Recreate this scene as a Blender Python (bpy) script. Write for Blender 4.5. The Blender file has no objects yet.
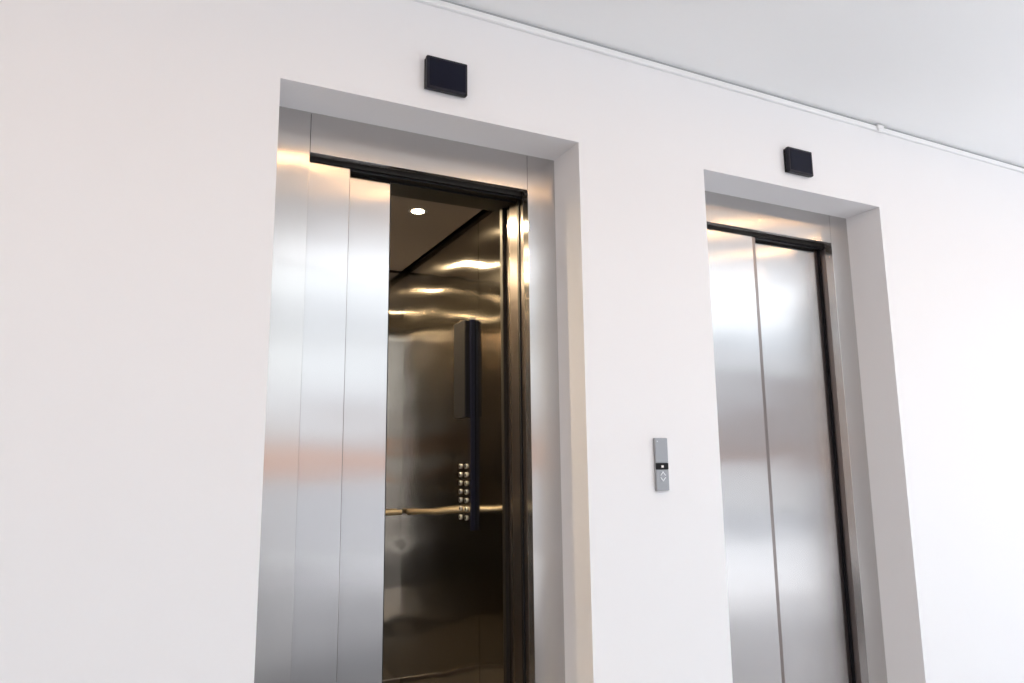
import bpy, bmesh, math
from mathutils import Vector, Matrix
sc=bpy.context.scene
sc.view_settings.view_transform='Standard'
CZ=1.42; R=0.224; W=1.3; X2=2.025; H=CZ+1.415; ZC=CZ+1.922
# ------------------------------------------------ materials
def newmat(n):
    m=bpy.data.materials.new(n); m.use_nodes=True
    nt=m.node_tree; b=nt.nodes['Principled BSDF']; return m,nt,b
def plain(n,col,rough=.5,metal=0,spec=.5,noise=0.0,nscale=60,bump=0.0):
    m,nt,b=newmat(n)
    b.inputs['Base Color'].default_value=(*col,1); b.inputs['Roughness'].default_value=rough
    b.inputs['Metallic'].default_value=metal; b.inputs['Specular IOR Level'].default_value=spec
    if noise or bump:
        tc=nt.nodes.new('ShaderNodeTexCoord'); nz=nt.nodes.new('ShaderNodeTexNoise')
        nz.inputs['Scale'].default_value=nscale; nz.inputs['Detail'].default_value=4
        nt.links.new(tc.outputs['Object'],nz.inputs['Vector'])
        if noise:
            mx=nt.nodes.new('ShaderNodeMix'); mx.data_type='RGBA'
            mx.inputs[6].default_value=(*[c*(1-noise) for c in col],1); mx.inputs[7].default_value=(*[min(1,c*(1+noise)) for c in col],1)
            nt.links.new(nz.outputs['Fac'],mx.inputs[0]); nt.links.new(mx.outputs[2],b.inputs['Base Color'])
        if bump:
            bp=nt.nodes.new('ShaderNodeBump'); bp.inputs['Strength'].default_value=bump; bp.inputs['Distance'].default_value=.002
            nt.links.new(nz.outputs['Fac'],bp.inputs['Height']); nt.links.new(bp.outputs['Normal'],b.inputs['Normal'])
    return m
def steel(n,col,rough=.28,an=.85,var=.035,lf=.0,lfs=(1.2,1.2,2.6)):
    m,nt,b=newmat(n)
    b.inputs['Metallic'].default_value=1; b.inputs['Anisotropic'].default_value=an
    tg=nt.nodes.new('ShaderNodeTangent'); tg.direction_type='RADIAL'; tg.axis='Z'
    nt.links.new(tg.outputs[0],b.inputs['Tangent'])
    tc=nt.nodes.new('ShaderNodeTexCoord'); mp=nt.nodes.new('ShaderNodeMapping')
    mp.inputs['Scale'].default_value=(900,900,3)
    nz=nt.nodes.new('ShaderNodeTexNoise'); nz.inputs['Scale'].default_value=1; nz.inputs['Detail'].default_value=3
    nt.links.new(tc.outputs['Object'],mp.inputs[0]); nt.links.new(mp.outputs[0],nz.inputs['Vector'])
    mx=nt.nodes.new('ShaderNodeMix'); mx.data_type='RGBA'
    mx.inputs[6].default_value=(*[c*(1-var) for c in col],1); mx.inputs[7].default_value=(*[min(1,c*(1+var)) for c in col],1)
    nt.links.new(nz.outputs['Fac'],mx.inputs[0]); nt.links.new(mx.outputs[2],b.inputs['Base Color'])
    mr=nt.nodes.new('ShaderNodeMapRange'); mr.inputs[3].default_value=rough*.94; mr.inputs[4].default_value=rough*1.06
    nt.links.new(nz.outputs['Fac'],mr.inputs[0]); nt.links.new(mr.outputs[0],b.inputs['Roughness'])
    if lf>0:
        mp2=nt.nodes.new('ShaderNodeMapping'); mp2.inputs['Scale'].default_value=lfs
        n2=nt.nodes.new('ShaderNodeTexNoise'); n2.inputs['Scale'].default_value=1; n2.inputs['Detail'].default_value=1
        nt.links.new(tc.outputs['Object'],mp2.inputs[0]); nt.links.new(mp2.outputs[0],n2.inputs['Vector'])
        bp=nt.nodes.new('ShaderNodeBump'); bp.inputs['Strength'].default_value=1; bp.inputs['Distance'].default_value=lf
        nt.links.new(n2.outputs['Fac'],bp.inputs['Height']); nt.links.new(bp.outputs['Normal'],b.inputs['Normal'])
    return m
def emis(n,col,s):
    m,nt,b=newmat(n); b.inputs['Base Color'].default_value=(*col,1)
    b.inputs['Emission Color'].default_value=(*col,1); b.inputs['Emission Strength'].default_value=s; return m
M_wall=plain('white_plaster',(.845,.85,.875),.75,noise=.006,nscale=90,bump=.03)
M_wallwarm=plain('warm_bounce_plaster',(.80,.64,.52),.75,noise=.03,nscale=30)  # unseen left wall, coloured warm to bounce warm light
M_ceil=plain('ceiling_paint',(.915,.93,.945),.8,noise=.005,nscale=60)
M_trim=plain('trim_paint',(.88,.89,.90),.5)
M_floor=plain('floor_stone',(.62,.62,.635),.4,noise=.08,nscale=6)
M_floor2=plain('floor_reflection_darkener',(.11,.11,.12),.4,noise=.15,nscale=6)  # unseen dark floor area added to darken reflections in the left doors
M_steel=steel('brushed_steel',(.57,.56,.56),.22,1.0,lf=.006)
M_steel2=steel('brushed_steel_frame',(.57,.555,.545),.22,1.0,lf=.003)
M_jside=steel('dark_reflection_steel',(.25,.22,.21),.3,.6)  # colour darkened to imitate the dark reflections on the jamb side
M_car=steel('car_wall_steel',(.45,.42,.375),.10,.9,lf=.014)
M_post=steel('car_post_steel',(.50,.43,.39),.2,.6)
M_black=plain('black_plastic',(.010,.010,.012),.4,spec=.15)
M_glass=plain('black_glass',(.008,.009,.02),.15,spec=.15)
M_ind=plain('indicator_black',(.007,.007,.016),.4,spec=.3)
M_dark=plain('dark_track',(.02,.017,.015),.45,metal=.6)
M_shaft=plain('shaft_concrete',(.06,.06,.06),.9,noise=.2,nscale=8)
M_carceil=plain('car_ceiling_panel',(.15,.13,.125),.45,metal=.3)
M_carfloor=plain('car_floor_vinyl',(.04,.036,.034),.6,noise=.2,nscale=40)
M_brass=plain('handrail_metal',(.85,.77,.62),.35,metal=.6)
M_lamp=emis('warm_lamp',(1,.56,.22),230)
M_lampc=emis('car_lamp',(1,.78,.48),60)
M_btn=plain('button_metal',(.62,.63,.64),.3,metal=1)
M_plate=plain('call_plate_satin',(.34,.35,.37),.4,metal=.7)
M_plateR=plain('call_button_engraving',(.85,.86,.88),.3,metal=.6)
M_led=emis('display_glow',(.8,.75,.75),.12)
M_alu=plain('window_frame_alu',(.25,.26,.28),.4,metal=.5)
M_ground=plain('outdoor_ground',(.35,.33,.31),.9,noise=.2,nscale=.5)
# ------------------------------------------------ helpers
def link(o,parent=None):
    sc.collection.objects.link(o)
    if parent: o.parent=parent
    return o
def addbox(bm,x0,x1,y0,y1,z0,z1,mi=0,bev=0):
    before=set(bm.faces)
    r=bmesh.ops.create_cube(bm,size=1)
    for v in r['verts']:
        v.co=Vector(((x0+x1)/2+v.co.x*(x1-x0),(y0+y1)/2+v.co.y*(y1-y0),(z0+z1)/2+v.co.z*(z1-z0)))
    if bev:
        es=list(set(e for v in r['verts'] for e in v.link_edges))
        bmesh.ops.bevel(bm,geom=es,offset=bev,segments=3,affect='EDGES',profile=.5)
    for f in bm.faces:
        if f not in before: f.material_index=mi
def mesh(name,boxes,mats,parent=None,extra=None):
    """boxes: (x0,x1,y0,y1,z0,z1[,matindex[,bevel]])"""
    bm=bmesh.new()
    for b in boxes: addbox(bm,*b)
    if extra: extra(bm)
    me=bpy.data.meshes.new(name); bm.to_mesh(me); bm.free()
    for m in (mats if isinstance(mats,(list,tuple)) else [mats]): me.materials.append(m)
    o=bpy.data.objects.new(name,me)
    return link(o,parent)
def cyl(bm,c,axis,r,d,mi=0,seg=24,r2=None):
    rot={'x':Matrix.Rotation(math.pi/2,4,'Y'),'y':Matrix.Rotation(math.pi/2,4,'X'),'z':Matrix()}[axis]
    q=bmesh.ops.create_cone(bm,cap_ends=True,segments=seg,radius1=r,radius2=r if r2 is None else r2,depth=d,matrix=Matrix.Translation(c)@rot)
    for f in set(f for v in q['verts'] for f in v.link_faces): f.material_index=mi; f.smooth=len(f.verts)==4
def empty(name):
    e=bpy.data.objects.new(name,None); e.empty_display_size=.2; return link(e)
# ------------------------------------------------ room shell
XL,XR,YF=-4.5,11.0,-8.0
YC=-4.2      # edge of the low ceiling; open beyond, made up so daylight bounces off the floor
TH=.42
def wallpanel(name,xs,zs,holes,y0,y1,mat):
    bx=[]
    for i in range(len(xs)-1):
        for j in range(len(zs)-1):
            if (i,j) in holes: continue
            bx.append((xs[i],xs[i+1],y0,y1,zs[j],zs[j+1]))
    o=mesh(name,bx,mat)
    bm=bmesh.new(); bm.from_mesh(o.data)
    bmesh.ops.remove_doubles(bm,verts=bm.verts,dist=1e-5)
    seen={}
    for f in bm.faces:
        k=tuple(sorted(v.index for v in f.verts)); seen.setdefault(k,[]).append(f)
    dead=[f for k,l in seen.items() if len(l)>1 for f in l]
    bmesh.ops.delete(bm,geom=dead,context='FACES_ONLY')
    bm.to_mesh(o.data); bm.free(); return o
wallpanel('wall_back',[XL,0,W,X2,X2+W,XR],[0,H,ZC+.1],{(1,0),(3,0)},0,TH,M_wall)
FX0,FX1,FY0,FY1=-1.0,3.0,-7.0,-.9
mesh('floor',[(XL,FX0,YF,TH-.02,-.1,0),(FX1,XR,YF,TH-.02,-.1,0),(FX0,FX1,YF,FY0,-.1,0),(FX0,FX1,FY1,TH-.02,-.1,0),(FX0,FX1,FY0,FY1,-.1,0,1)],[M_floor,M_floor2])  # dark middle area added for what the door steel reflects
mesh('ceiling',[(XL,XR,YC,0,ZC,ZC+.1)],M_ceil)
mesh('wall_left',[(XL-.2,XL,YF,TH,0,ZC+.1)],M_wallwarm)
SILL=1.27
mesh('wall_front',[(XL,XR,YF-.2,YF,0,SILL),(XL,XR,YF-.2,YF,3.6,3.75),(XL,-1.45,YF-.2,YF,SILL,3.6)]+[(x-.15,x+.15,YF-.2,YF,SILL,3.6) for x in (2.6,6.8,10.85)],M_wall)  # solid left bay and high sill shaped to darken left wall and reflections
mesh('wall_right',[(XR,XR+.2,YF,TH,0,.35),(XR,XR+.2,YF,TH,2.95,ZC+.1),(XR,XR+.2,-2.0,TH,.35,2.95)],M_wall)  # near end kept solid to hold down brightness at the right
k=1
for a,b in ((-1.45,2.45),(2.75,6.65),(6.95,10.7)):
    mid=(a+b)/2
    mesh('window_%d'%k,[(a,a+.05,YF-.13,YF-.07,SILL,3.6),(b-.05,b,YF-.13,YF-.07,SILL,3.6),(mid-.03,mid+.03,YF-.13,YF-.07,SILL+.05,3.55),
        (a+.05,b-.05,YF-.13,YF-.07,SILL,SILL+.05),(a+.05,b-.05,YF-.13,YF-.07,3.55,3.6)],M_alu); k+=1
mesh('window_4',[(XR+.07,XR+.13,YF+.0,YF+.05,.35,2.95),(XR+.07,XR+.13,-2.05,-2.0,.35,2.95),(XR+.07,XR+.13,-5.0,-4.94,.4,2.9),
        (XR+.07,XR+.13,YF+.05,-2.05,.35,.4),(XR+.07,XR+.13,YF+.05,-2.05,2.9,2.95)],M_alu)  # unseen window added for brighter, bluer light on the right
mesh('ground',[(-60,60,-80,40,-.35,-.3)],M_ground)
mesh('trim_1',[(XL,XR,-.020,0,ZC-.040,ZC-.014,0,.004),(XL,XR,-.010,0,ZC-.014,ZC,1)],[M_trim,plain('trim_gap_shade',(.42,.43,.45),.7)])  # grey strip paints the shade of the gap above the trim
mesh('trim_bracket',[(3.34,3.39,-.034,-.020,ZC-.034,ZC-.010,0,.003),(3.35,3.38,-.03,-.020,ZC-.050,ZC-.034,0,.002)],M_trim)
# ------------------------------------------------ elevators
def surround(e,x0):
    JL=x0+.158; JR=x0+1.153; HB=CZ+1.243
    mesh('frame_left',[(x0,JL-.0015,R,TH,0,H,0,.0015)],M_steel2,e)
    mesh('frame_right',[(JR+.0015,x0+W,R,R+.05,0,H,0,.0015)],M_steel2,e)
    mesh('frame_right_return',[(JR+.0015,x0+W,R+.05,TH,0,H,0,.0015),(JR-.004,JR+.0015,R+.085,R+.105,0,HB,1)],[M_jside,M_black],e)
    mesh('frame_header',[(JL,JR,R,R+.045,HB,H,0,.0015)],M_steel2,e)
    mesh('door_track',[(JL,JR,R+.047,R+.19,CZ+1.226,CZ+1.40,0,.002),(JL,JR,R+.06,R+.068,CZ+1.219,CZ+1.226,1),(JL,JR,R+.12,R+.128,CZ+1.219,CZ+1.226,1)],[M_dark,M_black],e)
    mesh('door_sill',[(JL,JR,R+.02,R+.19,.001,.012)]+[(JL,JR,R+.06+i*.05,R+.07+i*.05,.012,.016,1) for i in range(3)],[M_steel2,M_dark],e)
e1=empty('elevator'); surround(e1,0)
TZ=CZ+1.222
mesh('door_leaf_slow',[(.159,.334,R+.05,R+.085,.02,TZ,0,.002),(.334,.336,R+.054,R+.085,.02,TZ,1)],[M_steel,M_jside],e1)
mesh('door_leaf_fast',[(.03,.525,R+.1,R+.135,.02,TZ,0,.002),(.525,.529,R+.105,R+.13,.02,TZ-.01,1)],[M_steel,M_black],e1)
CL,CR,CF,CB,CT=-.25,1.2,.57,2.19,CZ+1.335
mesh('car_wall_right',[(CR,CR+.03,CF,.897,.0,CT),(CR,CR+.03,.901,CB,.0,CT)],M_car,e1)
mesh('car_wall_rear',[(CL,.48,CB,CB+.03,0,CT),(.484,CR,CB,CB+.03,0,CT)],M_car,e1)
mesh('car_wall_left',[(CL-.03,CL,CF,CB,0,CT)],M_car,e1)
mesh('car_floor',[(CL,CR,.45,CB,-.06,0.004)],M_carfloor,e1)
mesh('car_skirting',[(CL,CR,CB-.012,CB,.004,.03,0,.002)],M_jside,e1)
mesh('car_ceiling',[(CL,CR,CF-.1,CB,CT+.02,CT+.05,1),(CL+.03,CR-.035,CF+.02,CB-.03,CT-.012,CT+.02,0,.002)],[M_carceil,M_black],e1)
LP=[(.1,.926),(.859,.926),(.1,1.8),(.859,1.8)]
def lamps(bm):
    for x,y in LP: cyl(bm,(x,y,CT-.0135),'z',.034,.003,0)
mesh('car_downlights',[],M_lampc,e1,extra=lamps)
def rings(bm):
    for x,y in LP: cyl(bm,(x,y,CT-.0130),'z',.05,.0015,0)
mesh('car_downlight_rims',[],M_btn,e1,extra=rings)
for i,(x,y) in enumerate(LP):
    l=bpy.data.lights.new('car_light_%d'%i,'AREA'); l.shape='DISK'; l.size=.07; l.energy=17; l.color=(1,.76,.46)
    o=bpy.data.objects.new('car_light_%d'%i,l); o.location=(x,y,CT-.017); link(o,e1)
mesh('car_front_post',[(1.172,1.30,.445,.57,0,CT,0,.012),(1.155,1.172,.50,.53,0,CT,1,.002)],[M_post,M_dark],e1)
mesh('car_front_panel_left',[(-.25,-.02,.445,.57,0,CT)],M_post,e1)
mesh('car_door_leaf',[(-.2,.50,.455,.48,.02,TZ,0,.002)],M_steel,e1)
mesh('car_door_header',[(CL,1.3,.43,.56,CZ+1.245,CT+.1,0),(CL,1.17,.428,.434,CZ+1.262,CZ+1.274,1)],[M_dark,M_post],e1)
def rail(bm):
    z=CZ-.335
    cyl(bm,((CL+CR)/2,CB-.055,z),'x',.018,CR-CL-.04,0)
    for x in (CL+.2,.5,CR-.15): cyl(bm,(x,CB-.028,z),'y',.008,.055,0)
mesh('car_handrail',[],M_brass,e1,extra=rail)
def cop(bm):
    for cy in (1.02,1.10):
        for i in range(7):
            cyl(bm,(CR-.023,cy,CZ-.30+i*.045),'x',.013,.008,2)
            cyl(bm,(CR-.0275,cy,CZ-.30+i*.045),'x',.007,.002,3)
mesh('car_operating_panel',[(CR-.02,CR,.97,1.17,CZ-.36,CZ+.78,0,.003),(CR-.05,CR-.02,.972,1.13,CZ+.23,CZ+.76,3,.004),
    (CR-.026,CR,.945,.968,CZ-.36,CZ+.76,1,.003)],[M_car,M_glass,M_btn,M_black],e1,extra=cop)
mesh('shaft_lining',[(-.5,-.45,TH,2.6,-.3,3.3),(1.7,1.75,TH,2.6,-.3,3.3),(-.5,1.75,2.6,2.65,-.3,3.3),(-.5,1.75,TH,2.65,3.3,3.35),(-.5,1.75,.42,2.65,-.35,-.3),
    (-.5,0,TH,TH+.01,-.3,3.3),(W,1.75,TH,TH+.01,-.3,3.3),(0,W,TH,TH+.01,H,3.3)],M_shaft,e1)
e2=empty('elevator.001'); surround(e2,X2)
JL=X2+.158; JR=X2+1.153
mesh('door_leaf_slow',[(JL+.003,2.60,R+.05,R+.085,.02,TZ,0,.002),(2.60,2.628,R+.056,R+.085,.02,TZ,1,.002)],[M_steel,M_jside],e2)
mesh('door_leaf_fast',[(2.58,JR-.035,R+.1,R+.135,.02,TZ,0,.002),(JR-.035,JR,R+.104,R+.135,.02,TZ,1)],[M_steel,M_jside],e2)  # dark edge strip stands for rubber seal and shaded jamb gap
mesh('shaft_lining',[(X2,X2+W,TH,TH+.03,-.1,H)],M_shaft,e2)
# ------------------------------------------------ indicators over the doors
def indicator(name,x0,x1,z0,z1):
    mesh(name,[(x0,x1,-.012,-.001,z0+.006,z1-.006,1,.002),(x0,x1,-.035,-.012,z0,z1,0,.006),(x0+.012,x1-.012,-.0362,-.034,z0+.012,z1-.012,2,.0005)],[M_ind,M_black,M_glass])
indicator('elevator_indicator',.562,.742,CZ+1.495,CZ+1.638)
indicator('elevator_indicator.001',2.585,2.765,CZ+1.490,CZ+1.630)
# ------------------------------------------------ hall call panel
def callx(bm):
    for s in (1,-1):
        cz=CZ-.078+s*.004
        pts=[(1.678-.016,cz),(1.678,cz+s*.018),(1.678+.016,cz),(1.678+.011,cz),(1.678,cz+s*.012),(1.678-.011,cz)]
        vs=[bm.verts.new((x,-.0175,z)) for x,z in pts]
        f=bm.faces.new(vs); f.material_index=2
        q=bmesh.ops.extrude_face_region(bm,geom=[f])
        for g in q['geom']:
            if isinstance(g,bmesh.types.BMVert): g.co.y-=.0015
            if isinstance(g,bmesh.types.BMFace): g.material_index=2
    cyl(bm,(1.655,-.0165,CZ+.075),'y',.002,.001,2)
mesh('hall_call_button_panel',[(1.643,1.712,-.012,-.0005,CZ-.140,CZ+.090,0,.003),
   (1.644,1.711,-.016,-.012,CZ-.018,CZ+.089,0,.0015),(1.644,1.711,-.016,-.012,CZ-.139,CZ-.050,0,.0015),
   (1.644,1.711,-.0165,-.011,CZ-.048,CZ-.020,1,.001),(1.672,1.684,-.0172,-.0165,CZ-.040,CZ-.030,3),
   (1.662,1.694,-.0172,-.0158,CZ-.105,CZ-.052,0,.0004)],[M_plate,M_black,M_plateR,M_led],extra=callx)
# ------------------------------------------------ lobby lamps (recessed downlights, added unseen ceiling fill)
def dl(bm):
    for i in range(8):
        x=-2.05+i*1.15
        cyl(bm,(x,-1.5,ZC-.003),'z',.040,.006,0)
        cyl(bm,(x,-1.5,ZC-.002),'z',.06,.004,1)
mesh('ceiling_downlight',[],[M_lamp,M_trim],extra=dl)
up=empty('added_ceiling_fill')  # unseen lamp added to brighten the ceiling
UX0,UX1,UY,UZ=.5,8.5,-3.4,2.55
def wires(bm):
    for i in range(5):
        cyl(bm,(UX0+.2+i*1.9,UY,(UZ+ZC)/2),'z',.002,ZC-UZ,0,8)
mesh('fill_housing',[(UX0,UX1,UY-.05,UY+.05,UZ-.03,UZ,0,.004)],M_trim,up,extra=wires)  # bar and wires made up to carry the fill light
l=bpy.data.lights.new('ceiling_fill_area','AREA'); l.shape='RECTANGLE'; l.size=UX1-UX0-.1; l.size_y=.07; l.energy=100; l.color=(.93,.97,1)
o=bpy.data.objects.new('ceiling_fill_area',l); o.location=((UX0+UX1)/2,UY,UZ+.006); o.rotation_euler=(math.pi,0,0); link(o,up)
# ------------------------------------------------ sun + sky
s=bpy.data.lights.new('sun','SUN'); s.energy=5.2; s.angle=math.radians(6); s.color=(1,.99,.98)
so=bpy.data.objects.new('sun',s); link(so)
so.rotation_euler=Vector((-.35,1,-2.0)).normalized().to_track_quat('-Z','Y').to_euler()
w=bpy.data.worlds.new('sky'); sc.world=w; w.use_nodes=True; nt=w.node_tree
bg=nt.nodes['Background']; tc=nt.nodes.new('ShaderNodeTexCoord'); sp=nt.nodes.new('ShaderNodeSeparateXYZ')
mr=nt.nodes.new('ShaderNodeMapRange')
mr.inputs[1].default_value=-.1; mr.inputs[2].default_value=.5
nt.links.new(tc.outputs['Generated'],sp.inputs[0]); nt.links.new(sp.outputs['Z'],mr.inputs[0])
def ramp(stops):
    cr=nt.nodes.new('ShaderNodeValToRGB'); nt.links.new(mr.outputs[0],cr.inputs[0])
    el=cr.color_ramp.elements
    el[0].position=0; el[0].color=(.35,.30,.28,1); el[1].position=1; el[1].color=(.87,.94,1.0,1)
    for p,c in stops:
        q=el.new(p); q.color=(*c,1)
    return cr
ra=ramp(((.15,(.45,.30,.22)),(.175,(1,.38,.12)),(.20,(.5,.47,.46)),(.28,(.80,.84,.90)),(.36,(.92,.97,1))))
rb=ramp(((.15,(.28,.245,.24)),(.19,(.22,.19,.19)),(.30,(.27,.25,.26)),(.40,(.76,.84,.92))))
az=nt.nodes.new('ShaderNodeMapRange'); az.inputs[1].default_value=.3; az.inputs[2].default_value=.6
nt.links.new(sp.outputs['X'],az.inputs[0])
mx=nt.nodes.new('ShaderNodeMix'); mx.data_type='RGBA'
nt.links.new(az.outputs[0],mx.inputs[0]); nt.links.new(ra.outputs[0],mx.inputs[6]); nt.links.new(rb.outputs[0],mx.inputs[7])
nt.links.new(mx.outputs[2],bg.inputs[0])
bg.inputs['Strength'].default_value=2.0
# ------------------------------------------------ camera
cam=bpy.data.cameras.new('camera'); co=bpy.data.objects.new('camera',cam); link(co)
cam.sensor_width=36; cam.lens=722.7/1024*36; cam.clip_start=.05
Mx=Matrix.Rotation(-.46342,4,'Z')@Matrix.Rotation(math.pi/2+.1627,4,'X')@Matrix.Rotation(-.01128,4,'Z')
co.matrix_world=Matrix.Translation((-.3548,-2.6146,CZ))@Mx
sc.camera=co
